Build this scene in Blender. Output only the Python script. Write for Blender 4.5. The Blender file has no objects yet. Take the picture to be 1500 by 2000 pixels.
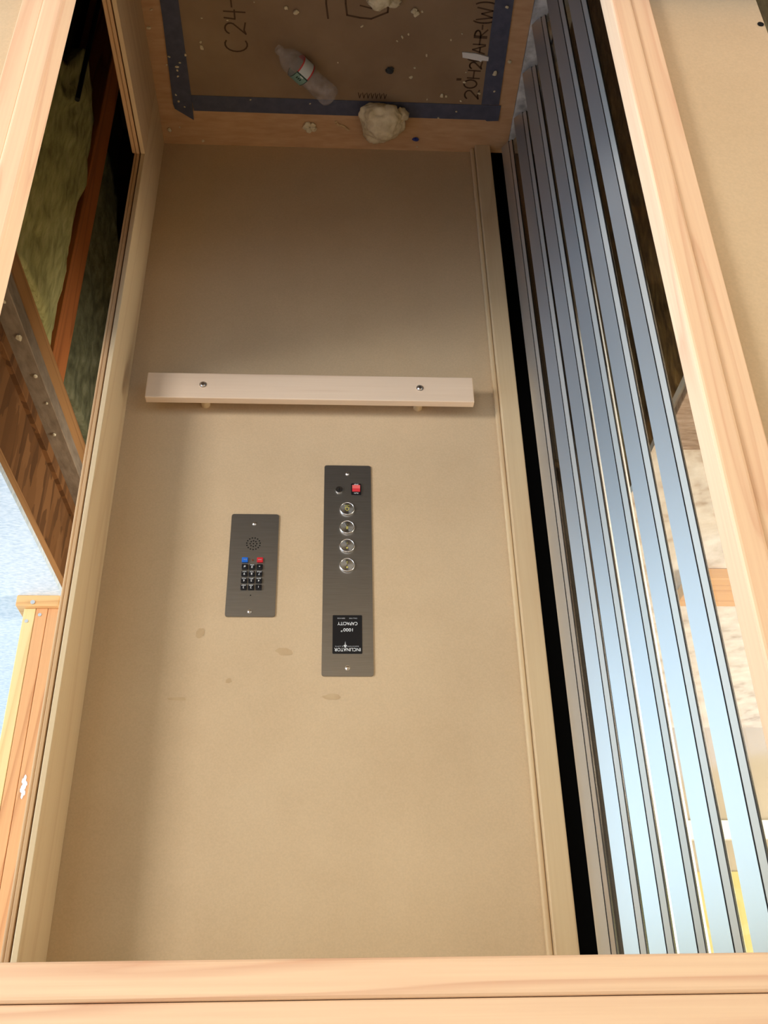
import bpy, bmesh, math, random
from mathutils import Vector, Matrix, noise
S = bpy.context.scene
COL = S.collection
ZC = 2.502                      # lens height above the lift-car floor (1.5 m above the landings)

# ------------------------------------------------------------------ camera
RCV = [[-0.9986301408170724, -0.04889542410661799, 0.018630065837459145],
       [-0.009605860528742804, 0.521315168230096, 0.8533101562835924],
       [-0.051435097892163516, 0.851962283716046, -0.5210707224841585]]
cam = bpy.data.objects.new('camera', bpy.data.cameras.new('camera'))
COL.objects.link(cam)
rx = Vector(RCV[0]); ry = -Vector(RCV[1]); rz = -Vector(RCV[2])
M = Matrix((rx, ry, rz)).transposed().to_4x4()
M.translation = Vector((0, 0, ZC))
cam.matrix_world = M
cam.data.sensor_fit = 'VERTICAL'
cam.data.sensor_height = 24.0
cam.data.lens = 24.0 * 1956.076 / 2000.0
cam.data.clip_start = 0.02
S.camera = cam

# ------------------------------------------------------------------ view, world, big lights
S.view_settings.view_transform = 'Standard'
S.view_settings.look = 'None'
S.view_settings.gamma = 1.0
S.view_settings.use_curve_mapping = False
S.view_settings.exposure = 0.0
W = bpy.data.worlds.new('daylight'); S.world = W; W.use_nodes = True
wn = W.node_tree.nodes; wl = W.node_tree.links
bg = wn['Background']
tc = wn.new('ShaderNodeTexCoord'); sp = wn.new('ShaderNodeSeparateXYZ')
mr = wn.new('ShaderNodeMapRange'); mr.inputs[1].default_value = -1; mr.inputs[2].default_value = 1
cr = wn.new('ShaderNodeValToRGB')
wl.new(tc.outputs['Generated'], sp.inputs[0]); wl.new(sp.outputs[2], mr.inputs[0])
wl.new(mr.outputs[0], cr.inputs[0]); wl.new(cr.outputs[0], bg.inputs[0])
e = cr.color_ramp.elements
e[0].position = 0.0; e[0].color = (.10, .09, .05, 1)
e[1].position = 1.0; e[1].color = (.22, .42, .95, 1)
for p_, c_ in ((.40, (.46, .46, .20, 1)), (.49, (1.1, 1.1, .62, 1)), (.505, (.85, .93, 1.0, 1)), (.62, (.62, .80, 1.0, 1))):
    k = e.new(p_); k.color = c_
bg.inputs[1].default_value = 1.6

def area(name, loc, aim, sx, sy, power, color):
    l = bpy.data.lights.new(name, 'AREA'); l.shape = 'RECTANGLE'; l.size = sx; l.size_y = sy
    l.energy = power; l.color = color
    o = bpy.data.objects.new(name, l); COL.objects.link(o); o.location = loc
    d = Vector(aim) - Vector(loc); o.rotation_euler = d.to_track_quat('-Z', 'Y').to_euler()
    return o
area('unseen_daylight_behind', (0.9, -3.2, 2.9), (-0.05, 2.0, 1.3), 1.6, 1.2, 26, (1.0, .95, .90))  # lamp for unseen daylight behind the lens; no window is built
area('unseen_daylight_side', (4.2, -1.8, 1.55), (-0.1, 2.0, 1.4), 1.3, .9, 170, (1.0, .96, .93))  # lamp for unseen daylight slanting in from this side; no window built
area('added_fill_open_side', (6.5, 2.6, 3.2), (0.2, 1.6, 1.2), 8.0, 3.5, 440, (.42, .70, 1.0))  # added sky-blue lamp, brightens the landing and tints the gate
area('added_fill_gate_side', (-4.5, 1.7, 2.7), (-1.6, 3.6, 1.2), 1.6, 1.2, 300, (1.0, .96, .90))  # added lamp to brighten the gate-side landing and far room wall

# ------------------------------------------------------------------ material helpers
def lin(r, g, b):
    f = lambda c: (c/255/12.92) if c/255 <= .04045 else ((c/255+.055)/1.055)**2.4
    return (f(r), f(g), f(b), 1)
def newmat(name, rough=.6, metal=0.0, spec=.3):
    m = bpy.data.materials.new(name); m.use_nodes = True
    b = m.node_tree.nodes['Principled BSDF']
    b.inputs['Roughness'].default_value = rough; b.inputs['Metallic'].default_value = metal
    b.inputs['Specular IOR Level'].default_value = spec
    return m, m.node_tree.nodes, m.node_tree.links, b
def ramp(n, stops):
    r = n.new('ShaderNodeValToRGB'); e = r.color_ramp.elements
    e[0].position, e[0].color = stops[0]; e[1].position, e[1].color = stops[-1]
    for p, c in stops[1:-1]:
        k = e.new(p); k.color = c
    return r
def coords(n, l, scale):
    t = n.new('ShaderNodeTexCoord'); mp = n.new('ShaderNodeMapping'); mp.inputs['Scale'].default_value = scale
    l.new(t.outputs['Object'], mp.inputs['Vector']); return mp
def noise_n(n, l, vec, scale, detail=4, rough=.55):
    k = n.new('ShaderNodeTexNoise'); k.inputs['Scale'].default_value = scale
    k.inputs['Detail'].default_value = detail; k.inputs['Roughness'].default_value = rough
    l.new(vec.outputs[0], k.inputs['Vector']); return k
def bump(n, l, b, src, strength, dist=.01):
    k = n.new('ShaderNodeBump'); k.inputs['Strength'].default_value = strength; k.inputs['Distance'].default_value = dist
    l.new(src, k.inputs['Height']); l.new(k.outputs[0], b.inputs['Normal'])
def plain(name, c, rough=.6, metal=0, spec=.3):
    m, n, l, b = newmat(name, rough, metal, spec); b.inputs['Base Color'].default_value = c; return m
def noisy(name, stops, scale=(1, 1, 1), ns=8, rough=.7, bs=0, detail=5, spec=.25, bd=.01):
    m, n, l, b = newmat(name, rough, 0, spec)
    mp = coords(n, l, scale); k = noise_n(n, l, mp, ns, detail)
    r = ramp(n, stops); l.new(k.outputs['Fac'], r.inputs[0]); l.new(r.outputs[0], b.inputs['Base Color'])
    if bs: bump(n, l, b, k.outputs['Fac'], bs, bd)
    return m
def wood(name, light, dark, axis, line=9.0, rough=.45, contrast=.5, vary=.5, spec=.3, freq=6.0):
    """long grain along axis: slow cathedral bands plus fine streaks"""
    m, n, l, b = newmat(name, rough, 0, spec)
    sc = [1, 1, 1]; sc[axis] = .06
    mp = coords(n, l, sc)
    k1 = noise_n(n, l, mp, freq, 2, .4)
    ml = n.new('ShaderNodeMath'); ml.operation = 'MULTIPLY'; ml.inputs[1].default_value = line
    fr = n.new('ShaderNodeMath'); fr.operation = 'FRACT'
    l.new(k1.outputs['Fac'], ml.inputs[0]); l.new(ml.outputs[0], fr.inputs[0])
    r1 = ramp(n, [(0, (1, 1, 1, 1)), (.06, (.15, .15, .15, 1)), (.16, (0, 0, 0, 1)), (.75, (.12, .12, .12, 1)), (1, (.9, .9, .9, 1))])
    l.new(fr.outputs[0], r1.inputs[0])
    sc2 = [60, 60, 60]; sc2[axis] = 1.2
    mp2 = coords(n, l, sc2); k2 = noise_n(n, l, mp2, 3.0, 3, .6)
    a = n.new('ShaderNodeMath'); a.operation = 'MULTIPLY'; a.inputs[1].default_value = contrast
    l.new(r1.outputs[0], a.inputs[0])
    a2 = n.new('ShaderNodeMath'); a2.operation = 'MULTIPLY_ADD'; a2.inputs[1].default_value = vary
    l.new(k2.outputs['Fac'], a2.inputs[0]); l.new(a.outputs[0], a2.inputs[2])
    s = n.new('ShaderNodeMath'); s.operation = 'SUBTRACT'; s.inputs[1].default_value = vary*.32; s.use_clamp = True
    l.new(a2.outputs[0], s.inputs[0])
    mx = n.new('ShaderNodeMix'); mx.data_type = 'RGBA'
    mx.inputs[6].default_value = light; mx.inputs[7].default_value = dark
    l.new(s.outputs[0], mx.inputs[0]); l.new(mx.outputs[2], b.inputs['Base Color'])
    return m
def osb(name, stops, rough=.8, st=(1, 1, 1)):
    m, n, l, b = newmat(name, rough, 0, .2)
    mp = coords(n, l, st)
    v = n.new('ShaderNodeTexVoronoi'); v.inputs['Scale'].default_value = 30; v.feature = 'F1'
    ns = noise_n(n, l, mp, 6, 4); mx = n.new('ShaderNodeMix'); mx.data_type = 'RGBA'; mx.inputs[0].default_value = .12
    l.new(mp.outputs[0], mx.inputs[6]); l.new(ns.outputs['Color'], mx.inputs[7]); l.new(mx.outputs[2], v.inputs['Vector'])
    sx = n.new('ShaderNodeSeparateColor'); l.new(v.outputs['Color'], sx.inputs[0])
    r = ramp(n, stops); l.new(sx.outputs[0], r.inputs[0]); l.new(r.outputs[0], b.inputs['Base Color'])
    bump(n, l, b, sx.outputs[1], .25, .004)
    return m

MAPLE_Z = wood('maple_upright', lin(232, 199, 164), lin(198, 138, 108), 2, 6, .42, .34, .5, .3, 13.0)
MAPLE_X = wood('maple_level', lin(230, 198, 166), lin(192, 134, 108), 0, 6, .42, .42, .5, .3, 16.0)
RAIL = wood('maple_rail', lin(226, 202, 176), lin(196, 160, 130), 0, 5, .45, .4, .4, .3, 14.0)
PALE_Z = wood('birch_upright', lin(214, 190, 152), lin(180, 142, 104), 2, 8, .5, .3, .4)
PALE_Y = wood('birch_level', lin(206, 178, 140), lin(170, 130, 94), 1, 8, .5, .3, .4)
PLYEDGE = wood('ply_edge', lin(206, 168, 124), lin(150, 105, 66), 2, 5, .6, .4, .6)
PINE_Y = wood('pine_level', lin(176, 128, 78), lin(120, 74, 40), 1, 9, .6, .55, .5)
FIR_Z = wood('fir_upright', lin(224, 166, 112), lin(178, 112, 66), 2, 10, .6, .55, .5)
YPINE_Z = wood('yellow_pine_upright', lin(230, 202, 142), lin(198, 156, 96), 2, 8, .6, .45, .4)
PINE_X = wood('pine_across', lin(226, 178, 118), lin(186, 128, 74), 0, 8, .6, .5, .4)
STUD_Z = wood('dark_fir_upright', lin(190, 114, 60), lin(116, 62, 30), 2, 9, .65, .5, .5)

def mdf(name, c0, c1, c2):
    m, n, l, b = newmat(name, .55, 0, .25)
    mp = coords(n, l, (1, 1, 1)); k = noise_n(n, l, mp, 2.2, 5, .6)
    r = ramp(n, [(.25, c0), (.55, c1), (.8, c2)]); l.new(k.outputs['Fac'], r.inputs[0])
    mp2 = coords(n, l, (1, 1, 1)); k2 = noise_n(n, l, mp2, 260, 2, .5)
    r2 = ramp(n, [(.3, (.95, .95, .95, 1)), (.7, (1.03, 1.03, 1.03, 1))]); l.new(k2.outputs['Fac'], r2.inputs[0])
    mx = n.new('ShaderNodeMix'); mx.data_type = 'RGBA'; mx.blend_type = 'MULTIPLY'; mx.inputs[0].default_value = 1
    l.new(r.outputs[0], mx.inputs[6]); l.new(r2.outputs[0], mx.inputs[7]); l.new(mx.outputs[2], b.inputs['Base Color'])
    return m
MDF = mdf('tan_fibreboard', lin(194, 168, 134), lin(203, 178, 144), lin(209, 185, 152))
STAIN = noisy('glue_stain', [(.3, lin(186, 158, 122)), (.7, lin(196, 170, 134))], ns=30)
PLYFLOOR = noisy('floor_plywood', [(.3, lin(190, 150, 112)), (.7, lin(206, 168, 130))], (3, 14, 3), 5, .7)
KRAFT = noisy('brown_fibre_board', [(.35, lin(138, 114, 90)), (.65, lin(152, 128, 102))], ns=6, rough=.85)
TAPE = noisy('blue_tape', [(.3, lin(76, 79, 96)), (.7, lin(88, 91, 110))], ns=40, rough=.7)
INK = plain('marker_ink', lin(88, 68, 50), .8)
def alu(name, c, rough):
    m, n, l, b = newmat(name, rough, .95, .5)
    b.inputs['Base Color'].default_value = c; b.inputs['Anisotropic'].default_value = .68
    t = n.new('ShaderNodeCombineXYZ'); t.inputs[2].default_value = 1.0      # brushed across, so highlights run up and down
    l.new(t.outputs[0], b.inputs['Tangent']); return m
ALU = alu('brushed_aluminium', (.66, .68, .69, 1), .36)
ALU_B = alu('satin_bead_aluminium', (.64, .60, .54, 1), .5)
ALU_D = alu('aluminium_seam', (.60, .62, .64, 1), .5)
SILL = noisy('dusty_aluminium', [(.35, lin(150, 154, 158)), (.65, lin(225, 228, 230))], ns=25, rough=.45, bs=.2)
STEEL = None
def brushed(name, c, rough):
    m, n, l, b = newmat(name, rough, 1.0, .5)
    mp = coords(n, l, (4, 1, 400)); k = noise_n(n, l, mp, 4, 2)
    r = ramp(n, [(.3, tuple(x*.85 for x in c[:3])+(1,)), (.7, tuple(x*1.1 for x in c[:3])+(1,))])
    l.new(k.outputs['Fac'], r.inputs[0]); l.new(r.outputs[0], b.inputs['Base Color'])
    return m
STEEL = brushed('brushed_steel', (.30, .278, .25, 1), .42)
CHROME = plain('polished_steel', (.86, .86, .87, 1), .22, 1.0)
SCREW = plain('screw_steel', (.7, .68, .66, 1), .28, 1.0)
BLACK = plain('black_plastic', (.008, .008, .01, 1), .4)
HOLE = plain('dark_hole', (.004, .004, .004, 1), .9)
VOID = plain('gap_black', (.002, .002, .002, 1), 1.0, 0, 0)  # near-black, carries the darkness of the empty shaft
WHITE = plain('white_print', (.85, .88, .9, 1), .6)
GREYTX = plain('grey_print', (.45, .47, .5, 1), .6)
RED = plain('red_plastic', lin(206, 40, 48), .35)
REDL = plain('red_plastic_face', lin(222, 96, 92), .35)
BLUE = plain('blue_plastic', lin(30, 104, 206), .4)
GOLD = plain('yellow_symbol', lin(196, 186, 96), .5)
LANDWHITE = noisy('pale_subfloor', [(.3, lin(196, 210, 216)), (.55, lin(226, 234, 236)), (.75, lin(240, 243, 242))], (10, 22, 10), 6, .6, .1)
LANDROUGH = noisy('rough_whitish_boards', [(.3, lin(190, 176, 162)), (.45, lin(222, 214, 206)), (.65, lin(240, 236, 230))], (5, 5, 5), 3, .8, .5)
LANDFRONT = osb('landing_strand_board', [(0, lin(176, 140, 92)), (.5, lin(200, 164, 112)), (1, lin(214, 182, 134))])
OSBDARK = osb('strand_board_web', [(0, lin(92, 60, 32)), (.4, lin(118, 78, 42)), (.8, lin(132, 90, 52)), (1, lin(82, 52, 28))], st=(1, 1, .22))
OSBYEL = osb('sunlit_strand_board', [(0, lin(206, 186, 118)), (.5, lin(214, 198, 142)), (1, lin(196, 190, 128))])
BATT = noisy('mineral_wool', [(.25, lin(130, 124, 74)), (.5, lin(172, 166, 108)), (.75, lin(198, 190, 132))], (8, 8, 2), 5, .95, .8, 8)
BATTDK = noisy('dark_mineral_wool', [(.25, lin(58, 56, 36)), (.5, lin(92, 90, 62)), (.75, lin(120, 116, 88))], (5, 5, 3), 5, .95, .8, 8)  # darker, greyer wool for the farther batt
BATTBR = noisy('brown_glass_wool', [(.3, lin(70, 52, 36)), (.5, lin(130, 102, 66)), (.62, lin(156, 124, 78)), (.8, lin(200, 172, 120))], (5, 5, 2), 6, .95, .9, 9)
DUSTY = noisy('dusty_plate_top', [(.3, lin(122, 104, 84)), (.7, lin(148, 130, 108))], (8, 3, 8), 6, .9, .2)
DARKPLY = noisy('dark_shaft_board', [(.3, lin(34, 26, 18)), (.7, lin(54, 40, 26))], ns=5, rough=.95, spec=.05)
DRYWALL = noisy('unpainted_wallboard', [(.3, lin(176, 166, 152)), (.7, lin(190, 180, 168))], ns=3, rough=.9)
CEIL = noisy('ceiling_boards', [(.3, lin(190, 168, 138)), (.7, lin(206, 184, 152))], ns=3, rough=.9)
FOAM = noisy('cured_foam', [(.3, lin(196, 178, 140)), (.6, lin(226, 212, 178)), (.8, lin(236, 224, 196))], ns=26, rough=.75, bs=.3)
CRUMB = noisy('foam_crumb', [(.3, lin(200, 184, 148)), (.7, lin(232, 222, 194))], ns=60, rough=.8)
CHIPM = plain('white_chip', lin(226, 226, 226), .6)
SHAV = plain('wood_shaving', lin(206, 176, 132), .7)
BLUEBIT = plain('blue_plastic_scrap', lin(46, 62, 140), .6)
GREYBIT = plain('grey_plastic_scrap', lin(58, 60, 62), .6)
LBL_G = plain('label_green', lin(120, 152, 140), .5)
LBL_D = plain('label_dark_green', lin(34, 62, 58), .5)
LBL_W = plain('label_white', lin(206, 212, 214), .5)
LBL_R = plain('label_red', lin(190, 56, 60), .5)

def acrylic_mat():
    m, n, l, b = newmat('clear_tinted_acrylic')
    n.remove(b); out = n['Material Output']
    tr = n.new('ShaderNodeBsdfTransparent'); tr.inputs[0].default_value = (.86, .83, .76, 1)
    gl = n.new('ShaderNodeBsdfGlossy'); gl.inputs['Roughness'].default_value = .06; gl.inputs[0].default_value = (.95, .95, .95, 1)
    lw = n.new('ShaderNodeLayerWeight'); lw.inputs[0].default_value = .5
    pw = n.new('ShaderNodeMath'); pw.operation = 'POWER'; pw.inputs[1].default_value = 4.0; l.new(lw.outputs['Facing'], pw.inputs[0])
    fr = n.new('ShaderNodeMath'); fr.operation = 'MULTIPLY_ADD'; fr.inputs[1].default_value = .9; fr.inputs[2].default_value = .07; l.new(pw.outputs[0], fr.inputs[0])
    mx = n.new('ShaderNodeMixShader'); l.new(fr.outputs[0], mx.inputs[0]); l.new(tr.outputs[0], mx.inputs[1]); l.new(gl.outputs[0], mx.inputs[2])
    l.new(mx.outputs[0], out.inputs[0]); return m
ACRYLIC = acrylic_mat()
def pet_mat():
    m, n, l, b = newmat('clear_bottle_plastic')
    out = n['Material Output']
    b.inputs['Base Color'].default_value = (.86, .84, .86, 1); b.inputs['Roughness'].default_value = .12
    b.inputs['Specular IOR Level'].default_value = .8
    tr = n.new('ShaderNodeBsdfTransparent'); tr.inputs[0].default_value = (.94, .94, .95, 1)
    mp = coords(n, l, (1, 1, 1)); k = noise_n(n, l, mp, 55, 4); r = ramp(n, [(.35, (.08, .08, .08, 1)), (.75, (.28, .28, .28, 1))])
    l.new(k.outputs['Fac'], r.inputs[0])
    mx = n.new('ShaderNodeMixShader'); l.new(r.outputs[0], mx.inputs[0]); l.new(tr.outputs[0], mx.inputs[1]); l.new(b.outputs[0], mx.inputs[2])
    l.new(mx.outputs[0], out.inputs[0]); return m
PET = pet_mat()

# ------------------------------------------------------------------ mesh helpers (all coordinates are world metres, car floor z = 0)
def wloc(o):
    v = Vector((0, 0, 0))
    while o: v += o.location; o = o.parent
    return v
def obj(name, bm, m, parent=None, loc=None, smooth=False, mats=None):
    me = bpy.data.meshes.new(name)
    base = wloc(parent) if parent else Vector((0, 0, 0))
    if loc is not None:
        off = Vector(loc)
    else:
        if len(bm.verts):
            xs = [v.co for v in bm.verts]
            off = Vector([(min(c[i] for c in xs)+max(c[i] for c in xs))/2 for i in range(3)])
            off[2] = min(c[2] for c in xs)
        else: off = base.copy()
    bmesh.ops.translate(bm, verts=bm.verts, vec=-off)
    bm.normal_update(); bm.to_mesh(me); bm.free()
    for k in (mats or [m]): me.materials.append(k)
    if smooth:
        for p in me.polygons: p.use_smooth = True
    o = bpy.data.objects.new(name, me); COL.objects.link(o)
    o.location = off - base
    if parent: o.parent = parent
    return o
def tag(o, label, cat, group=None):
    o['label'] = label; o['category'] = cat
    if group: o['group'] = group
    return o
def struct(o, label=None):
    o['kind'] = 'structure'
    if label: o['label'] = label
    return o
def thing(name, loc, label, cat, group=None):
    o = bpy.data.objects.new(name, None); COL.objects.link(o); o.location = loc; o.empty_display_size = .05
    return tag(o, label, cat, group)
def B(): return bmesh.new()
def box(bm, x0, x1, y0, y1, z0, z1, bev=0.0, seg=1):
    r = bmesh.ops.create_cube(bm, size=1)
    for v in r['verts']:
        v.co = Vector((x0+(v.co.x+.5)*(x1-x0), y0+(v.co.y+.5)*(y1-y0), z0+(v.co.z+.5)*(z1-z0)))
    if bev:
        es = list({e for v in r['verts'] for e in v.link_edges})
        bmesh.ops.bevel(bm, geom=es, offset=bev, segments=seg, affect='EDGES', profile=.5)
    return bm
def cyl(bm, c, axis, r, h, n=24, r2=None):
    """cylinder from c along axis"""
    a = Vector(axis).normalized()
    q = a.to_track_quat('Z', 'Y').to_matrix().to_4x4()
    q.translation = Vector(c)+a*h/2
    bmesh.ops.create_cone(bm, cap_ends=True, segments=n, radius1=r, radius2=r if r2 is None else r2, depth=h, matrix=q)
    return bm
def prism(bm, pts, z0, z1):
    """plan outline extruded upwards"""
    a = [bm.verts.new((x, y, z0)) for x, y in pts]; b = [bm.verts.new((x, y, z1)) for x, y in pts]
    n = len(pts)
    bm.faces.new(a[::-1]); bm.faces.new(b)
    for i in range(n): bm.faces.new((a[i], a[(i+1) % n], b[(i+1) % n], b[i]))
    bmesh.ops.recalc_face_normals(bm, faces=bm.faces)
    return bm
def rplate(bm, x0, x1, z0, z1, y0, y1, r, n=5):
    """rounded-corner plate in the wall plane, y0 = front face"""
    pts = []
    for cx, cz, a0 in ((x1-r, z1-r, 0), (x0+r, z1-r, 90), (x0+r, z0+r, 180), (x1-r, z0+r, 270)):
        for k in range(n+1):
            a = math.radians(a0+90*k/n); pts.append((cx+r*math.cos(a), cz+r*math.sin(a)))
    a = [bm.verts.new((x, y0, z)) for x, z in pts]; b = [bm.verts.new((x, y1, z)) for x, z in pts]
    bm.faces.new(a); bm.faces.new(b[::-1]); N = len(pts)
    for i in range(N): bm.faces.new((a[i], b[i], b[(i+1) % N], a[(i+1) % N]))
    bmesh.ops.recalc_face_normals(bm, faces=bm.faces)
    return bm
def wtext(s, x, z, y, h, width=None):
    """lettering in the wall plane, readable from the -Y side, centred at x,z"""
    c = bpy.data.curves.new('t', 'FONT'); c.body = s; c.size = h; c.align_x = 'CENTER'; c.align_y = 'CENTER'; c.extrude = .0002
    o = bpy.data.objects.new('t', c); COL.objects.link(o)
    dg = bpy.context.evaluated_depsgraph_get(); dg.update()
    me = bpy.data.meshes.new_from_object(o.evaluated_get(dg))
    bpy.data.objects.remove(o)
    bm = B(); bm.from_mesh(me); bpy.data.meshes.remove(me)
    if len(bm.verts):
        x0 = min(v.co.x for v in bm.verts); x1 = max(v.co.x for v in bm.verts)
        k = (width/(x1-x0)) if width else 1
        y0 = min(v.co.y for v in bm.verts); y1 = max(v.co.y for v in bm.verts)
        for v in bm.verts:
            v.co = Vector((x+(v.co.x-(x0+x1)/2)*k, y-v.co.z, z+(v.co.y-(y0+y1)/2)))
    return bm
def join_bm(bm, other):
    me = bpy.data.meshes.new('tmp'); other.to_mesh(me); other.free(); bm.from_mesh(me); bpy.data.meshes.remove(me)
def ribbon(bm, pts, w, z):
    for (ax, ay), (bx_, by) in zip(pts, pts[1:]):
        d = Vector((bx_-ax, by-ay)); L = d.length
        if L < 1e-6: continue
        d /= L; n = Vector((-d.y, d.x))*w/2; d = d*w*.3
        vs = [bm.verts.new((p[0], p[1], z)) for p in ((ax-d.x-n.x, ay-d.y-n.y), (bx_+d.x-n.x, by+d.y-n.y), (bx_+d.x+n.x, by+d.y+n.y), (ax-d.x+n.x, ay-d.y+n.y))]
        bm.faces.new(vs)
def blob(bm, c, r, amp, freq, seed, sub=4, flat=True):
    b2 = B(); bmesh.ops.create_icosphere(b2, subdivisions=sub, radius=1)
    for v in b2.verts:
        d = v.co.normalized(); q = d*freq+Vector((seed*7.3, seed*3.1, seed))
        k = 1+amp*(noise.noise(q)+.5*noise.noise(q*2.3)+.28*noise.noise(q*5))
        v.co = Vector((c[0]+d.x*r[0]*k, c[1]+d.y*r[1]*k, c[2]+d.z*r[2]*k))
        if flat and v.co.z < .0005+c[2]-r[2]: v.co.z = c[2]-r[2]
    join_bm(bm, b2)
    return bm

# ------------------------------------------------------------------ lift car shell
o = obj('floor', box(B(), -.515, .53, .88, 2.0, -.03, 0), PLYFLOOR); struct(o, 'tan plywood lift car floor')
o = obj('wall_back', box(B(), -.462, .57, 2.0, 2.02, -.03, 2.45), MDF); struct(o, 'tan fibreboard panel wall at the far side of the lift car')
o = obj('ceiling', box(B(), -.70, .62, .88, 2.02, 2.46, 2.48), MDF); struct(o)
# stains on the far wall
STN = [(-.20, .90, .016, .006), (.33, 1.02, .0, .0)]
# front wall: one panel with the opening cut out
YF = .90
OX0, OX1, OZ = -.417, .397, 2.387
bm = B()
box(bm, -.662, OX0-.004, YF, YF+.019, -.03, 3.0)
box(bm, OX1+.004, .66, YF, YF+.019, -.03, 3.0)
box(bm, OX0-.004, OX1+.004, YF, YF+.019, OZ+.004, 3.0)
o = obj('wall_front', bm, MDF); struct(o, 'tan fibreboard panel wall around the front opening')
# casing: flat outer strip + rounded inner bead, on the face of the panel
def casing_v(name, xin, sgn, label):
    bm = B()
    a, b = sorted((xin, xin+sgn*.031)); box(bm, a, b, YF-.024, YF+.019, -.02, OZ+.062 if False else OZ, .0045, 3)
    a, b = sorted((xin+sgn*.0315, xin+sgn*.062)); box(bm, a, b, YF-.019, YF-.0002, -.02, OZ+.031, .0015, 2)
    return struct(obj(name, bm, MAPLE_Z), label)
casing_v('trim_1', OX0, -1, 'maple casing up the gate side of the front opening')
casing_v('trim_2', OX1, 1, 'maple casing up the side of the front opening nearest the open shaft')
bm = B()
box(bm, OX0-.031, OX1+.031, YF-.024, YF+.019, OZ, OZ+.030, .0045, 3)
box(bm, OX0-.062, OX1+.062, YF-.019, YF-.0002, OZ+.0305, OZ+.060, .0015, 2)
struct(obj('trim_3', bm, MAPLE_X), 'maple casing across the top of the front opening')
# upright jamb strip on the far wall, gate side
bm = B(); box(bm, -.462, -.416, 1.972, 1.9995, .0, 2.45, .003, 2); box(bm, -.4155, -.404, 1.984, 1.9995, .0, 2.45, .004, 3)
struct(obj('trim_4', bm, PALE_Z), 'pale birch strip up the gate end of the far wall')
# side opening frame on the open-shaft side: upright board and low sill board, ply edge showing
bm = B(); box(bm, .510, .521, 1.815, 1.9995, 0, 2.45, .001)
jam = struct(obj('trim_5', bm, PALE_Z), 'pale birch jamb board beside the open shaft')
bm = B(); box(bm, .510, .521, .925, 1.8145, 0, .277, .001)
sil = struct(obj('trim_6', bm, PALE_Y), 'pale birch low sill board beside the open shaft')
bm = B(); box(bm, .5245, .532, 1.817, 1.9995, -.03, 2.45, .001); box(bm, .5325, .540, 1.819, 1.9995, -.03, 2.45, .003, 2); box(bm, .521, .5245, 1.832, 1.9995, -.03, 2.45)
struct(obj('trim_7', bm, PLYEDGE), 'layered plywood outer edge of the jamb')
bm = B(); box(bm, .5245, .533, .925, 1.8165, -.03, .275, .001); box(bm, .5335, .545, .925, 1.8185, -.03, .272, .003, 2); box(bm, .521, .5245, .925, 1.8145, -.03, .260)
PLYEDGE_Y = wood('ply_edge_level', lin(200, 160, 118), lin(150, 105, 66), 1, 5, .6, .4, .6)
struct(obj('trim_8', bm, PLYEDGE_Y), 'layered plywood outer edge of the sill')

bm = B(); box(bm, .510, .545, .925, 1.8145, 2.285, 2.45, .002)  # unseen board added to keep light off the upper far wall
struct(obj('light_cut_board', bm, PALE_Y), 'unseen pale birch board added over the side opening to cut light')

# ------------------------------------------------------------------ building around the shaft
LZ = 1.0
o = struct(obj('landing_floor_shaft_side', box(B(), .885, 3.2, -4, 8.0, LZ-.020, LZ), LANDWHITE), 'pale subfloor on the open-shaft side')
o = struct(obj('landing_floor_gate_side', box(B(), -7.0, -.84, 1.0, 8.0, LZ-.020, LZ), LANDROUGH), 'rough whitish subfloor on the gate side')
o = struct(obj('landing_floor_front', box(B(), -7.0, .884, -4, .84, LZ-.02, LZ), LANDFRONT))
o = struct(obj('landing_floor_far', box(B(), -.839, .884, 3.2, 8.0, LZ-.02, LZ), LANDFRONT))
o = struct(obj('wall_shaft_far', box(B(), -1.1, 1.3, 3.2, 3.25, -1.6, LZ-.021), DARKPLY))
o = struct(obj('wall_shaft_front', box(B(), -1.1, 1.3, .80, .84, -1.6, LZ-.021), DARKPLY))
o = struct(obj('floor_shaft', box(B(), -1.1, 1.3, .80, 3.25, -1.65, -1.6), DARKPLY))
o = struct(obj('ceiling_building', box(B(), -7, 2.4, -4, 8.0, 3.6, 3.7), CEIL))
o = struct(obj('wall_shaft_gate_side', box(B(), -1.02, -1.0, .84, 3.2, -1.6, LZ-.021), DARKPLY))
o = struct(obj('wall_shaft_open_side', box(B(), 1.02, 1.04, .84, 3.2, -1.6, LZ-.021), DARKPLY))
# black block added to stand for the dark empty shaft behind the gap
tag(obj('dark_gap_block', box(B(), -.70, -.463, 2.03, 2.2, -1.6, 3.6), VOID), 'black block added for the shaft darkness in the narrow gap behind the far wall strip', 'filler')
# far wall beyond the gate
o = struct(obj('wall_far_room', box(B(), -3.6, -.845, 4.3, 4.4, LZ, 3.6), DRYWALL))
tag(obj('white_board', box(B(), -2.4, -.86, 4.27, 4.299, 1.42, 1.50, .002), plain('white_paint', lin(244, 246, 248), .5)), 'white board fixed along the far room wall, seen through the gate', 'board')
tag(obj('strand_board_sheet', box(B(), -2.4, -.86, 4.28, 4.299, 1.63, 2.6, .001), OSBYEL), 'yellow strand board sheet on the far room wall, seen through the gate', 'board')

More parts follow.
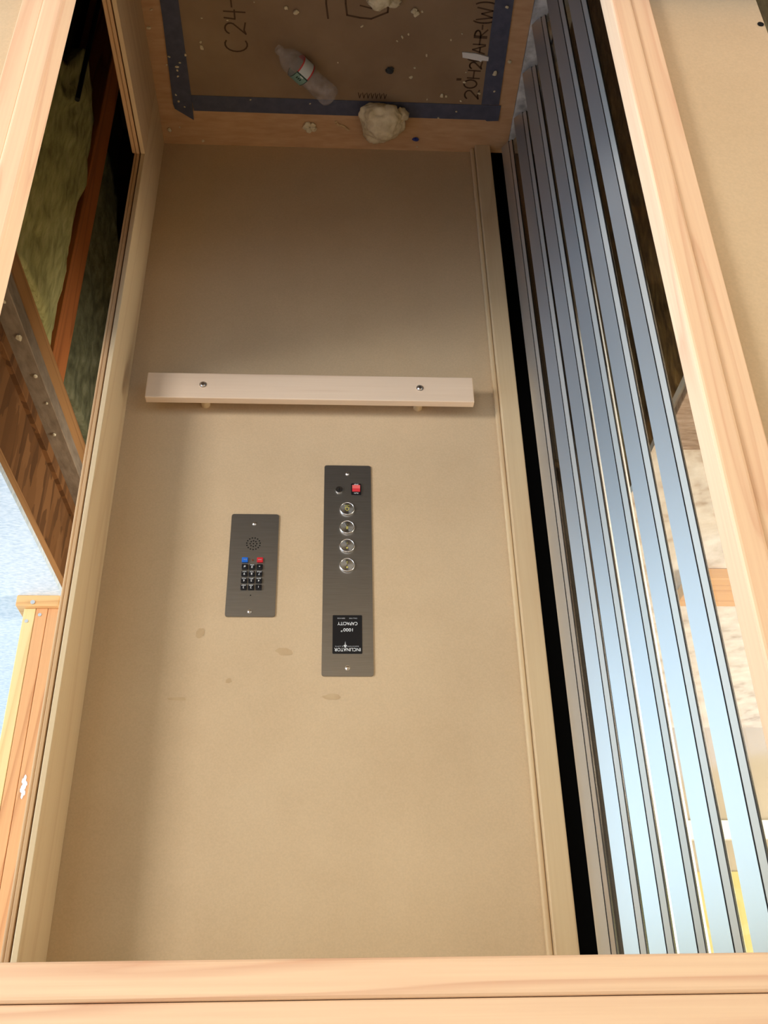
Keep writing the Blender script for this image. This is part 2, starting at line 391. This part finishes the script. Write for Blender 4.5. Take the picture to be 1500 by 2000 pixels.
# ------------------------------------------------------------------ floor joist and shaft framing, open side
t = thing('floor_joist', (.90, 2.0, .67), 'wooden I-joist with strand board web under the landing edge', 'joist')
obj('top_flange', box(B(), .889, .955, .85, 3.19, .938, .979, .002), PINE_Y, t)
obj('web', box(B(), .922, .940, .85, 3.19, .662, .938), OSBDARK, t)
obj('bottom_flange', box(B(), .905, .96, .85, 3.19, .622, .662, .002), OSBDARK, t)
tag(obj('wall_plate', box(B(), .852, 1.0, .85, 3.19, .566, .6215, .002), DUSTY), 'dusty wood wall plate with debris on it, directly under the joist', 'timber')
tag(obj('wall_plate', box(B(), .858, 1.0, .85, 3.19, .470, .565, .003), PINE_Y), 'brown wood wall plate below the dusty one, above the insulation', 'timber')
tag(obj('shaft_stud', box(B(), .866, 1.0, 2.43, 2.575, -1.59, .469, .002), STUD_Z), 'reddish brown stud between two insulation batts in the shaft', 'stud')
def batt(name, y0, y1, zb, zt, x, m, label, seed, lean=.0, out=-1):
    bm = B(); ny, nz = 22, 40; g = []
    for j in range(nz+1):
        row = []
        for i in range(ny+1):
            u, v = i/ny, j/nz
            zlow = zb + .22*noise.noise(Vector((u*2.5, seed, 0))) + lean*(1-u)
            z = zlow + (zt-zlow)*v
            bulge = .035*math.sin(math.pi*u)**.5*min(1, 4*v+.2)
            y = y0+(y1-y0)*u + (.03*noise.noise(Vector((seed, v*5, u))) if 0 < i < ny else 0)
            xx = x + out*bulge + .012*noise.noise(Vector((u*6, v*14, seed)))+.006*noise.noise(Vector((u*18, v*40, seed)))
            row.append(bm.verts.new((xx, y, z)))
        g.append(row)
    for j in range(nz):
        for i in range(ny): bm.faces.new((g[j][i], g[j][i+1], g[j+1][i+1], g[j+1][i]))
    bk = bmesh.ops.extrude_face_region(bm, geom=list(bm.faces))
    for v in bk['geom']:
        if isinstance(v, bmesh.types.BMVert): v.co.x = x-out*.06
    bmesh.ops.recalc_face_normals(bm, faces=bm.faces)
    return tag(obj(name, bm, m, smooth=True), label, 'insulation')
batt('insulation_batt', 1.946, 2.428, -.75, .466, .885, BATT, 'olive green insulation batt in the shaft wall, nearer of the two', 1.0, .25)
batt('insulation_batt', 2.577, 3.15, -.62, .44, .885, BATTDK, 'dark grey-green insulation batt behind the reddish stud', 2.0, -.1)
tag(obj('hanging_cable', cyl(B(), (.80, 2.02, -.75), (.02, .05, 1), .008, .5, 10), BLACK), 'black cable hanging in the dark shaft by the sill', 'cable')
# crumbs on the dusty plate
random.seed(5)
cm = None
for i, (yy, xx, r_) in enumerate([(2.16, .872, .009), (2.33, .868, .006), (2.46, .866, .004), (2.02, .875, .005), (2.62, .880, .006)]):
    bm = B(); blob(bm, (xx, yy, .6215+r_*.6), (r_, r_*1.3, r_*.6), .35, 2, i+3, 2)
    tag(obj('plate_crumb', bm, CRUMB), 'pale foam crumb lying on the dusty wall plate', 'debris', 'crumbs on the dusty wall plate')

# stud wall end on the landing
tag(obj('sole_plate', box(B(), .892, 1.030, 3.0, 3.14, LZ, LZ+.038, .002), PINE_X), 'short sole plate under the stud cluster on the pale subfloor', 'timber')
SL = [('yellow pine stud at the left of the stud cluster on the subfloor', .968, 1.006, YPINE_Z, None),
      ('orange fir stud in the middle of the stud cluster on the subfloor', .929, .967, FIR_Z, None),
      ('orange fir stud nearest the shaft in the stud cluster', .892, .928, FIR_Z, None)]
for lab, a, b, m_, _ in SL:
    t = thing('wall_stud', ((a+b)/2, 3.06, LZ+.0385), lab, 'stud', 'studs on the sole plate')
    obj('timber', box(B(), a, b, 3.02, 3.12, LZ+.0385, 3.595, .002), m_, t)
    if a > .92:
        obj('nail_head', cyl(B(), ((a+b)/2+.004, 3.0205, LZ+.062 if a < .95 else LZ+.085), (0, -1, 0), .006, .003, 12), SCREW, t)
t = thing('plate_nail', (.975, 2.999, LZ+.028), 'round bright nail head in the sole plate end', 'nail')
obj('head', cyl(B(), (.975, 3.0, LZ+.027), (0, -1, 0), .0075, .004, 14), SCREW, t)
bm = B()
for i in range(7):
    blob(bm, (.910+.003*math.sin(i*2.1), 3.0185, 1.60+.009*i), (.0028+.0045*math.sin(.3+i*.45), .002, .009), .25, 2, i, 3, False)
tag(obj('foam_smear', bm, CHIPM), 'white foam smear on the orange stud', 'smear')
# edge chips on subfloor and gate-side boards
tag(obj('lumber_piece', box(B(), -2.2, -1.15, 2.78, 2.98, LZ+.0005, LZ+.04, .003), PINE_X), 'yellow lumber offcut lying on the rough subfloor beyond the gate', 'timber')
tag(obj('plank', box(B(), -1.8, -.845, 1.62, 2.10, LZ+.0005, LZ+.02, .002), noisy('grey_brown_plank', [(.3, lin(150, 128, 112)), (.7, lin(196, 178, 166))], (3, 12, 3), 8, .8, .4)), 'weathered grey-brown plank at the subfloor edge beyond the gate', 'plank')
batt('glass_wool', .9, 3.1, -1.0, LZ-.03, -.875, BATTBR, 'brown hairy glass wool on the shaft wall beyond the gate', 4.0, .1, 1)

# ------------------------------------------------------------------ accordion gate
t = thing('gate_track', (-.56, 1.45, 0), 'dusty aluminium floor track beside the plywood floor edge', 'track')
obj('track', box(B(), -.625, -.516, .92, 1.998, -.03, .004, .001), SILL, t)
obj('rib', box(B(), -.560, -.556, .92, 1.995, .004, .010), ALU_D, t)
obj('rib', box(B(), -.584, -.580, .92, 1.995, .004, .010), ALU_D, t)
gate = thing('accordion_gate', (-.55, 1.65, .004), 'folded aluminium accordion gate with clear panels', 'gate')
AY = [(-.496, 1.972), (-.516, 1.868), (-.517, 1.722), (-.518, 1.577), (-.519, 1.436), (-.520, 1.302)]
GT = 2.44; G0 = .014
def slab(p, q, a, b, th, z0, z1, off=0.0):
    """vertical slab along p->q between distances a and b"""
    p = Vector((p[0], p[1])); q = Vector((q[0], q[1])); d = (q-p).normalized(); n = Vector((-d.y, d.x))
    if n.y > 0: n = -n              # towards the camera side
    pts = [p+d*a+n*(off), p+d*b+n*(off), p+d*b+n*(off-th), p+d*a+n*(off-th)]
    return prism(B(), [(v.x, v.y) for v in pts], z0, z1)
for i, (ax, ay) in enumerate(AY):
    fx, fy = [(.056, .088), (.068, .078), (.068, .078), (.064, .082), (.061, .084), (.058, .086)][i]   # each leaf is folded a little differently
    bx_, by = ax-fx, ay-fy
    L = math.hypot(fx, fy)
    pn = obj('gate_panel', slab((ax, ay), (bx_, by), .0453, L-.008, .004, G0+.01, GT-.01, -.002), ACRYLIC, gate)
    obj('wide_stile', slab((ax, ay), (bx_, by), .0, .0310, .008, G0, GT, .001), ALU, pn)
    obj('dark_seam_strip', slab((ax, ay), (bx_, by), .0311, .0327, .006, G0, GT, -.0005), BLACK, pn)  # black strip added so the seam line stays dark
    obj('bead_strip', slab((ax, ay), (bx_, by), .0328, .0440, .006, G0+.006, GT, .0), ALU_B, pn)
    obj('dark_seam_strip', slab((ax, ay), (bx_, by), .0441, .0452, .005, G0+.006, GT, -.0005), BLACK, pn)
    obj('narrow_stile', slab((ax, ay), (bx_, by), L-.008, L, .008, G0, GT, 0), ALU_D, pn)
    if i < len(AY)-1:
        nx, ny = AY[i+1]
        e0 = (bx_-.002, by-.006); e1 = (nx-.010, ny+.008)
        LL = math.hypot(e1[0]-e0[0], e1[1]-e0[1])
        pr = obj('return_panel', slab(e0, e1, .008, LL-.008, .004, G0+.01, GT-.01), ACRYLIC, gate)
        obj('narrow_stile', slab(e0, e1, 0, .008, .007, G0, GT), ALU_D, pr)
        obj('narrow_stile', slab(e0, e1, LL-.008, LL, .007, G0, GT), ALU_D, pr)

# ------------------------------------------------------------------ floor covering, tape, writing
brd = tag(obj('floor_protection_board', box(B(), -.44, .44, .95, 1.856, .0003, .0035), KRAFT), 'brown protection board taped over the middle of the floor', 'board')
def stroke_text(bm, glyphs, z, w):
    """glyph strokes (u along reading direction = -Y, v up = +X)"""
    for (X, Y, su, sv, strokes) in glyphs:
        for s in strokes: ribbon(bm, [(X+(v-.5)*sv, Y-(u-.5)*su) for u, v in s], w, z)
def arc(cu, cv, ru, rv, a0, a1, n=12):
    return [(cu+ru*math.cos(math.radians(a0+(a1-a0)*k/n)), cv+rv*math.sin(math.radians(a0+(a1-a0)*k/n))) for k in range(n+1)]
gC = [arc(.62, .5, .62, .5, 60, 300)]
g2 = [arc(.5, .72, .45, .28, 160, -30, 8)+[(.05, .0), (.4, .08), (1, .0)]]
g4 = [[(.2, 1), (.1, .5), (.95, .5)], [(.8, 1), (.75, 0)]]
gD = [[(0, .5), (1, .52)]]
g0 = [arc(.5, .5, .5, .5, 0, 360, 16)]
gH = [[(.05, 1), (0, 0)], [(.95, 1), (.9, 0)], [(.0, .5), (.95, .5)]]
gA = [[(0, 0), (.5, 1), (1, 0)], [(.2, .4), (.8, .4)]]
gR = [[(0, 0), (.05, 1)], arc(.05, .75, .75, .25, 90, -90, 8)+[(.9, 0)]]
gP = [arc(1.0, .5, .8, .6, 120, 240, 8)]
gQ = [arc(.0, .5, .8, .6, 60, -60, 8)]
gW = [[(0, 1), (.2, 0), (.5, .7), (.75, 0), (1, 1)]]
gT = [[(.3, 1), (.35, .75)], [(.6, 1), (.62, .75)]]
bm = B(); zz = .0039
stroke_text(bm, [(.272, 1.672, .034, .060, gC), (.271, 1.622, .034, .055, g2), (.270, 1.583, .030, .056, g4), (.276, 1.545, .034, .05, gD),
                 (-.385, 1.800, .030, .040, g2), (-.377, 1.766, .026, .036, g0), (-.360, 1.752, .012, .045, gT), (-.383, 1.735, .026, .034, gH),
                 (-.385, 1.708, .022, .034, g2), (-.385, 1.690, .014, .046, gP), (-.387, 1.660, .024, .034, gA), (-.387, 1.634, .022, .034, gH),
                 (-.387, 1.610, .022, .034, gR), (-.389, 1.594, .012, .03, gD), (-.389, 1.578, .014, .050, gP), (-.390, 1.556, .034, .042, gW), (-.390, 1.528, .014, .05, gQ)], zz, .0042)
ribbon(bm, [(.030, 1.50), (.029, 1.543), (.024, 1.584)], .005, zz)
ribbon(bm, [(-.020, 1.49), (-.022, 1.541), (-.026, 1.573), (-.060, 1.579), (-.09, 1.581), (-.133, 1.561), (-.135, 1.50)], .005, zz)
ribbon(bm, [(-.06, 1.545), (-.09, 1.552), (-.12, 1.54)], .004, zz)
for k in range(7):
    xx = -.062-.012*k
    ribbon(bm, [(xx, 1.805), (xx-.004, 1.822), (xx-.008, 1.808)], .0026, zz)
obj('handwriting', bm, INK, brd, loc=(0, 0, zz))['label'] = 'dark marker handwriting'
def tape(pts, z, label):
    return tag(obj('tape_strip', prism(B(), pts, z, z+.0006), TAPE), label, 'tape', 'blue tape around the floor board')
tape([(.413, .95), (.459, .95), (.461, 1.40), (.460, 1.6), (.466, 1.86), (.463, 1.876), (.413, 1.912), (.411, 1.83), (.412, 1.60)], .0037, 'blue tape strip along the sill side of the floor board, torn to a point')
tape([(.412, 1.829), (-.474, 1.832), (-.474, 1.884), (-.44, 1.886), (-.435, 1.882), (.409, 1.880)], .0044, 'blue tape strip along the far edge of the floor board')
tape([(-.408, .95), (-.458, .95), (-.461, 1.52), (-.468, 1.831), (-.417, 1.831), (-.412, 1.6)], .0037, 'blue tape strip along the gate side of the floor board')

# ------------------------------------------------------------------ handrail
t = thing('handrail', (.05, 1.99, .93), 'pale maple handrail bar on the far wall', 'handrail')
obj('bar', box(B(), -.343, .452, 1.928, 1.950, .930, 1.006, .0022, 2), RAIL, t)
for xx in (.316, -.211):
    so = obj('standoff', cyl(B(), (xx, 1.950, .972), (0, 1, 0), .011, .05, 24), PALE_Z, t, smooth=False)
    bm = B(); cyl(bm, (xx, 1.9282, .9665), (0, -1, 0), .0085, .002, 20); cyl(bm, (xx, 1.9262, .9665), (0, -1, 0), .0072, .0025, 20, .0045)
    obj('screw', bm, SCREW, t)
# small stains and scuffs on the far wall
def stain(x, z, w, h, seed):
    bm = B(); pts = []
    for k in range(22):
        a = 2*math.pi*k/22; r = 1+.5*noise.noise(Vector((math.cos(a)*1.5, math.sin(a)*1.5, seed)))
        pts.append((x+w*r*math.cos(a), 1.9995, z+h*r*math.sin(a)))
    bm.faces.new([bm.verts.new(p) for p in pts])
    return bm

# ------------------------------------------------------------------ control panel
YP = 1.9995
def screw(parent, x, z, y, r=.0055):
    bm = B(); cyl(bm, (x, y, z), (0, -1, 0), r, .0012, 18); cyl(bm, (x, y-.0012, z), (0, -1, 0), r*.85, .0014, 18, r*.4)
    s = obj('screw', bm, SCREW, parent)
    return s
t = thing('control_panel', (-.0355, 1.9995, 1.15), 'tall brushed steel lift control panel with four round buttons', 'control panel')
pl = obj('plate', rplate(B(), -.091, .020, 1.151, 1.690, YP-.003, YP, .006), STEEL, t)
YS = YP-.003
screw(t, -.035, 1.175, YS); screw(t, -.0355, 1.672, YS)
bm = B(); cyl(bm, (-.0155, YS, 1.222), (0, -1, 0), .0085, .004, 24)
kk = obj('key_switch', bm, CHROME, t)
obj('keyhole', box(B(), -.0168, -.0142, YS-.0045, YS-.0038, 1.217, 1.227), HOLE, kk)
rk = obj('rocker_switch', rplate(B(), -.0672, -.0438, 1.205, 1.235, YS-.004, YS, .0015, 2), BLACK, t)
bm = B(); zc_ = 1.2195
vs = [(-.0642, YS-.004), ]
a = [bm.verts.new(p) for p in ((-.0648, YS-.004, zc_-.0085), (-.0462, YS-.004, zc_-.0085), (-.0462, YS-.0095, zc_-.007), (-.0648, YS-.0095, zc_-.007),
                                (-.0462, YS-.0052, zc_+.0085), (-.0648, YS-.0052, zc_+.0085), (-.0462, YS-.004, zc_+.0085), (-.0648, YS-.004, zc_+.0085), (-.0462, YS-.0072, zc_+.001), (-.0648, YS-.0072, zc_+.001))]
f1 = bm.faces.new((a[0], a[1], a[2], a[3])); f2 = bm.faces.new((a[3], a[2], a[8], a[9])); f3 = bm.faces.new((a[9], a[8], a[4], a[5])); f4 = bm.faces.new((a[5], a[4], a[6], a[7]))
bm.faces.new((a[1], a[6], a[4], a[8], a[2])); bm.faces.new((a[0], a[3], a[9], a[5], a[7]))
bmesh.ops.recalc_face_normals(bm, faces=bm.faces)
r_ = obj('rocker', bm, REDL, rk, mats=[REDL, RED])
r_.data.polygons[2].material_index = 1
for w_, z_ in (('STOP', 1.2075), ('RUN', 1.2322)): obj('lettering', wtext(w_, -.0555, z_, YS-.0043, .0045, .010), WHITE, rk)
def button(z, sym):
    bm = B(); x = -.0343
    R0, R1 = .0178, .0150
    N = 40
    prof = [(R0, 0), (R0, -.0035), (R0-.001, -.0055), (R1+.0006, -.0058), (R1, -.0045)]
    rings = [[bm.verts.new((x+r*math.cos(2*math.pi*k/N), YS+d, z+r*math.sin(2*math.pi*k/N))) for k in range(N)] for r, d in prof]
    for ra, rb in zip(rings, rings[1:]):
        for k in range(N): bm.faces.new((ra[k], ra[(k+1) % N], rb[(k+1) % N], rb[k]))
    bmesh.ops.recalc_face_normals(bm, faces=bm.faces)
    b = obj('button', bm, CHROME, t, smooth=True)
    bm = B(); cyl(bm, (x, YS-.0036, z), (0, -1, 0), R1-.0003, .0008, 40)
    obj('button_face', bm, SPUN, b)
    bm = B()
    if sym == 'bell':
        pts = [(-.0052, -.0032), (-.0040, -.0012), (-.0034, .0030), (-.0018, .0052), (0, .006), (.0018, .0052), (.0034, .0030), (.0040, -.0012), (.0052, -.0032)]
        prev = None
        for (u0, v0), (u1, v1) in zip(pts+[pts[0]], (pts+[pts[0]])[1:]):
            d = Vector((u1-u0, v1-v0)).normalized(); n_ = Vector((-d.y, d.x))*.0007
            q = [bm.verts.new((x+uu, YS-.0049, z+vv)) for uu, vv in ((u0-n_.x, v0-n_.y), (u1-n_.x, v1-n_.y), (u1+n_.x, v1+n_.y), (u0+n_.x, v0+n_.y))]
            bm.faces.new(q)
        cyl(bm, (x, YS-.0046, z-.0046), (0, -1, 0), .0012, .0004, 12)
        join_bm(bm, wtext('ALARM', x, z-.0085, YS-.0049, .0034, .011))
    elif sym == 'phone':
        join_bm(bm, wtext('8', x, z+.002, YS-.0049, .0105)); join_bm(bm, wtext('i', x, z-.007, YS-.0049, .005))
    else:
        join_bm(bm, wtext(sym, x, z-.0058, YS-.0049, .0075))
        cyl(bm, (x, YS-.0044, z+.0065), (0, -1, 0), .0022, .0005, 14)
    obj('symbol', bm, GOLD, b)
def spun():
    m, n, l, b = newmat('spun_steel', .30, 1.0)
    b.inputs['Base Color'].default_value = (.75, .75, .74, 1)
    b.inputs['Anisotropic'].default_value = .8
    tg = n.new('ShaderNodeTangent'); tg.direction_type = 'RADIAL'; tg.axis = 'Y'
    l.new(tg.outputs[0], b.inputs['Tangent'])
    return m
SPUN = spun()
button(1.275, 'bell'); button(1.325, 'phone'); button(1.374, '1'); button(1.424, '2')
sg = obj('capacity_sign', rplate(B(), -.0672, -.0028, 1.548, 1.639, YS-.0012, YS, .002, 3), BLACK, t)
YT = YS-.0014
obj('lettering', wtext('INCLINATOR', -.0352, 1.6300, YT, .0108, .0565), WHITE, sg)
obj('lettering', wtext('1000', -.0365, 1.5835, YT, .0105, .0205), WHITE, sg)
obj('lettering', wtext('#', -.0226, 1.5865, YT, .0055, .004), WHITE, sg)
obj('lettering', wtext('CAPACITY', -.0352, 1.5685, YT, .0108, .0435), WHITE, sg)
bm = B()
for pts in ([(-.0300, 1.6265), (-.0268, 1.6195), (-.0292, 1.6195), (-.0300, 1.6105)], [(-.0308, 1.6265), (-.0308, 1.6105), (-.0316, 1.6195), (-.0340, 1.6195)]):
    bm.faces.new([bm.verts.new((x, YT-.0002, z)) for x, z in pts])
obj('emblem', bm, WHITE, sg)
for w_, x_, z_, h_, wd in (('ELEVATORS', -.0470, 1.6222, .0028, .025), ('& LIFTS', -.0175, 1.6222, .0028, .018), ('CALL FOR', -.0475, 1.5558, .0036, .0175), ('SERVICE', -.0215, 1.5558, .0036, .0165)):
    obj('small_lettering', wtext(w_, x_, z_, YT, h_, wd), GREYTX, sg)

# ------------------------------------------------------------------ emergency phone
t = thing('emergency_phone', (.178, 1.9995, 1.29), 'small steel wall phone panel with black keypad', 'phone')
obj('plate', rplate(B(), .1235, .2325, 1.290, 1.552, YS, YP, .006), STEEL, t)
screw(t, .179, 1.316, YS, .0052); screw(t, .179, 1.5395, YS, .0052)
bm = B()
for r, n_, ph in ((0, 1, 0), (.0075, 8, 0), (.0152, 15, 90)):
    for k in range(n_):
        a = math.radians(ph)+2*math.pi*k/n_
        cyl(bm, (.179+r*math.cos(a), YS+.0002, 1.369+r*math.sin(a)), (0, -1, 0), .0017, .0005, 12)
obj('speaker_grille', bm, HOLE, t)
def key(x, z, m, name, top, sub):
    k = obj(name, box(B(), x-.0068, x+.0068, YS-.005, YS, z-.0062, z+.0062, .0012, 2), m, t)
    if top: 
        bm = wtext(top, x, z+(.0016 if sub else 0), YS-.0053, .0072)
        if sub: join_bm(bm, wtext(sub, x, z-.0038, YS-.0053, .0036, .0095))
        obj('lettering', bm, WHITE, k)
    return k
# the panel hangs upside down in the picture only: rows from the top of the panel downwards
KX = (.1622, .1788, .1952)
rows = [1.4815, 1.4645, 1.4475, 1.4302]
KT = [[('1', ''), ('2', 'ABC'), ('3', 'DEF')], [('4', 'GHI'), ('5', 'JKL'), ('6', 'MNO')], [('7', 'PRS'), ('8', 'TUV'), ('9', 'WXY')], [('*', ''), ('0', 'OPER'), ('#', '')]]
for z, row in zip(rows, KT):
    for x, (a, b) in zip(KX, row): key(x, z, BLACK, 'key', a, b)
key(.1958, 1.4128, BLUE, 'call_button', '', ''); key(.1620, 1.4128, RED, 'call_button', '', '')
for o_, s_ in zip([c for c in t.children if c.name.startswith('call_button')], ('CALL', 'HELP')):
    xx = (.1958 if s_ == 'CALL' else .1620)
    obj('lettering', wtext(s_, xx, 1.4128, YS-.0053, .0036, .0085), GREYTX, o_)
obj('indicator', cyl(B(), (.1785, YS, 1.4118), (0, -1, 0), .0018, .0015, 12), plain('amber_lens', lin(120, 60, 30), .3), t)
obj('microphone', cyl(B(), (.179, YS+.0002, 1.500), (0, -1, 0), .0014, .0005, 12), HOLE, t)

# ------------------------------------------------------------------ litter on the floor
# water bottle
zb = .0045
base = Vector((.013, 1.800, .034+zb)); nose = Vector((.160, 1.655, .030+zb)); ax = (nose-base); L = ax.length; ax.normalize()
side = ax.cross(Vector((0, 0, 1))).normalized(); up = side.cross(ax).normalized()
t = thing('water_bottle', (.085, 1.73, zb), 'crumpled clear plastic water bottle lying on the brown board', 'bottle')
def bottle_r(s):
    prof = [(0, .020), (.015, .029), (.04, .032), (.30, .0305), (.42, .030), (.46, .0325), (.70, .0325), (.77, .0312), (.83, .027), (.88, .0195), (.92, .0125), (.945, .0115), (.95, .0145), (.96, .0145), (.965, .0115), (1.0, .0115)]
    for (a, ra), (b, rb) in zip(prof, prof[1:]):
        if s <= b: return ra+(rb-ra)*(s-a)/(b-a)
    return prof[-1][1]
def bpoint(s, th, extra=0):
    r = bottle_r(s)+extra
    d = side*math.cos(th)+up*math.sin(th)
    if s < .46:
        k = noise.noise(Vector((s*16, math.cos(th)*1.8, math.sin(th)*1.8)))+.6*noise.noise(Vector((s*40, math.cos(th)*4, math.sin(th)*4)))
        r *= 1+.09*k*min(1, (.46-s)*8)*min(1, s*12+.2) - .05
    c = base+ax*(L*s)
    p = c+d*r
    if p.z < zb+.0003: p.z = zb+.0003
    return p
bm = B(); NS, NT = 90, 40; rings = []
for i in range(NS+1): rings.append([bm.verts.new(bpoint(i/NS, 2*math.pi*k/NT)) for k in range(NT)])
for a, b in zip(rings, rings[1:]):
    for k in range(NT): bm.faces.new((a[k], a[(k+1) % NT], b[(k+1) % NT], b[k]))
bm.faces.new(rings[0])
bmesh.ops.recalc_face_normals(bm, faces=bm.faces)
obj('body', bm, PET, t, smooth=True)
bm = B(); s0, s1 = .475, .665; ni, nk = 20, 44; g = []
a0, a1 = math.radians(-75), math.radians(215)
for i in range(ni+1): g.append([bm.verts.new(bpoint(s0+(s1-s0)*i/ni, a0+(a1-a0)*k/nk, .0006)) for k in range(nk+1)])
fi = []
for i in range(ni):
    for k in range(nk):
        bm.faces.new((g[i][k], g[i+1][k], g[i+1][k+1], g[i][k+1]))
        ang = math.degrees(a0+(a1-a0)*(k+.5)/nk); u = (i+.5)/ni
        if ang < 75: m_ = 3 if u > .92 or u < .08 or ang < -20 else 2
        elif ang < 83: m_ = 1
        elif u > .93 or u < .06: m_ = 1
        else: m_ = 0
        if 95 < ang < 112 and .3 < u < .8 and m_ == 0 and (i % 3): m_ = 1
        if 86 < ang < 93 and .35 < u < .6: m_ = 2
        fi.append(m_)
lb = obj('label', bm, None, t, smooth=True, mats=[LBL_G, LBL_D, LBL_W, LBL_R])
for p, m_ in zip(lb.data.polygons, fi): p.material_index = m_
lb['label'] = 'torn green, white and red label'

bm = B(); blob(bm, (-.132, 1.868, .042), (.066, .058, .042), .22, 1.3, 2, 5); blob(bm, (-.120, 1.915, .026), (.040, .038, .025), .25, 1.8, 5, 4); blob(bm, (-.185, 1.85, .035), (.022, .018, .022), .3, 2, 9, 3)
tag(obj('foam_lump', bm, FOAM, smooth=True), 'big lump of cream cured foam on the far blue tape strip', 'foam')
bm = B(); blob(bm, (-.108, 1.512, .022+.0037), (.034, .026, .022), .3, 1.8, 12, 4); blob(bm, (-.145, 1.522, .016+.0037), (.018, .014, .015), .3, 2, 14, 3)
tag(obj('foam_lump', bm, CRUMB, smooth=True), 'small cream foam lump over the hand-drawn box on the board', 'foam')
bm = B(); q = [(-.342, 1.666), (-.345, 1.682), (-.39, 1.690), (-.397, 1.693), (-.400, 1.689), (-.417, 1.690), (-.417, 1.678), (-.38, 1.669)]
tag(obj('white_chip', prism(bm, q, .0046, .0085), CHIPM), 'white plastic sliver lying over the handwriting', 'chip')
bm = B(); blob(bm, (-.147, 1.728, .0035+.006), (.011, .009, .006), .5, 2.5, 21, 3)
tag(obj('plastic_scrap', bm, GREYBIT), 'dark grey plastic scrap on the brown board', 'debris')
bm = B(); blob(bm, (-.237, 1.957, .004), (.009, .006, .004), .5, 2.5, 23, 3)
tag(obj('plastic_scrap', bm, BLUEBIT), 'blue plastic scrap on the plywood by the far wall', 'debris')
bm = B()
for k in range(10):
    u = k/9; x = .001-.036*u; y = 1.905+.026*u+.003*math.sin(u*6)
    blob(bm, (x, y, .0035+.002*math.sin(u*9)), (.0045, .0035, .0022), .2, 2, k, 1, False)
tag(obj('wood_shaving', bm, SHAV), 'thin curled wood shaving on the plywood beside the big foam lump', 'debris')
bm = B()
for k in range(5): blob(bm, (.077+.012*math.cos(k*1.3), 1.924+.010*math.sin(k*1.3), .006), (.009, .009, .006), .4, 2, 30+k, 2)
tag(obj('foam_tuft', bm, CRUMB), 'tan foam tuft on the plywood behind the far tape strip', 'debris')
CR = [(0.486, 1.578), (0.5, 1.629), (0.357, 1.595), (0.367, 1.664), (0.366, 1.679), (0.29, 1.599), (0.134, 1.557), (0.108, 1.567), (0.216, 1.546), (0.457, 1.71), (0.467, 1.735), (0.43, 1.727), (0.44, 1.74), (0.44, 1.751), (0.441, 1.77), (0.454, 1.829), (0.449, 1.849), (0.434, 1.867), (0.412, 1.703), (0.488, 1.949), (0.457, 1.941), (0.394, 1.985), (0.244, 1.837), (0.075, 1.844), (-0.202, 1.552), (-0.208, 1.561), (-0.192, 1.621), (-0.176, 1.629), (-0.163, 1.642), (-0.066, 1.602), (-0.308, 1.633), (-0.336, 1.614), (-0.36, 1.729), (-0.356, 1.821), (-0.359, 1.76), (-0.3, 1.804), (-0.312, 1.807), (-0.259, 1.819), (-0.297, 1.879), (-0.347, 1.855), (-0.477, 1.694), (-0.246, 1.681), (-0.216, 1.72), (-0.208, 1.749), (-0.223, 1.555), (-0.243, 1.985), (-0.003, 1.712), (-0.441, 1.727), (-0.448, 1.786), (-0.405, 1.794), (-0.445, 1.533)]
BIG = {7: 2.4, 6: 1.7, 1: 1.5, 19: 1.8, 21: 1.3, 24: 2.6, 25: 2.2, 35: 1.8, 40: 1.6, 47: 2.0, 43: 1.5, 50: 1.4, 4: 1.5}
protos = []
for s in range(4):
    bm = B(); blob(bm, (0, 0, .0025), (.0036, .0030, .0025), .5, 2.2, 40+s, 2)
    me = bpy.data.meshes.new('foam_crumb'); bm.to_mesh(me); bm.free(); me.materials.append(CRUMB); protos.append(me)
random.seed(11)
for i, (x, y) in enumerate(CR):
    o = bpy.data.objects.new('foam_crumb', protos[i % 4]); COL.objects.link(o)
    on_board = abs(x) < .44 and y < 1.856
    on_tape = (.411 < abs(x) < .468 and y < 1.886) or (1.829 < y < 1.886 and abs(x) < .474)
    z = .0051 if (on_tape and y > 1.829) else (.0044 if on_tape else (.0036 if on_board else .0001))
    k = BIG.get(i, random.uniform(.55, 1.1))
    o.location = (x, y, z); o.rotation_euler = (0, 0, random.uniform(0, 6.28)); o.scale = (k*random.uniform(.8, 1.5), k, k*.8)
    tag(o, 'tiny pale foam crumb scattered on the lift car floor', 'debris', 'foam crumbs on the floor')
# black screw hole and tuft on the outer panel
tag(obj('panel_screw', cyl(B(), (-.655, .8995, 1.06), (0, -1, 0), .005, .0012, 14), HOLE), 'dark screw head in the tan outer panel', 'screw')
# scuffs on the far wall surface
WS = [(.0, .9), ]
bm = B()
for i, (x, z, w, h) in enumerate([(.045, .880, .012, .006), (-.125, .882, .010, .008), (-.245, .884, .016, .005), (.282, 1.590, .010, .012), (.098, 1.632, .018, .009), (.0, 1.735, .022, .006), (.215, 1.70, .007, .005), (.32, 1.74, .02, .004)]):
    join_bm(bm, stain(x, z, w, h, i+.5))
st = obj('trim_9', bm, STAIN); struct(st, 'faint glue stains on the far wall')
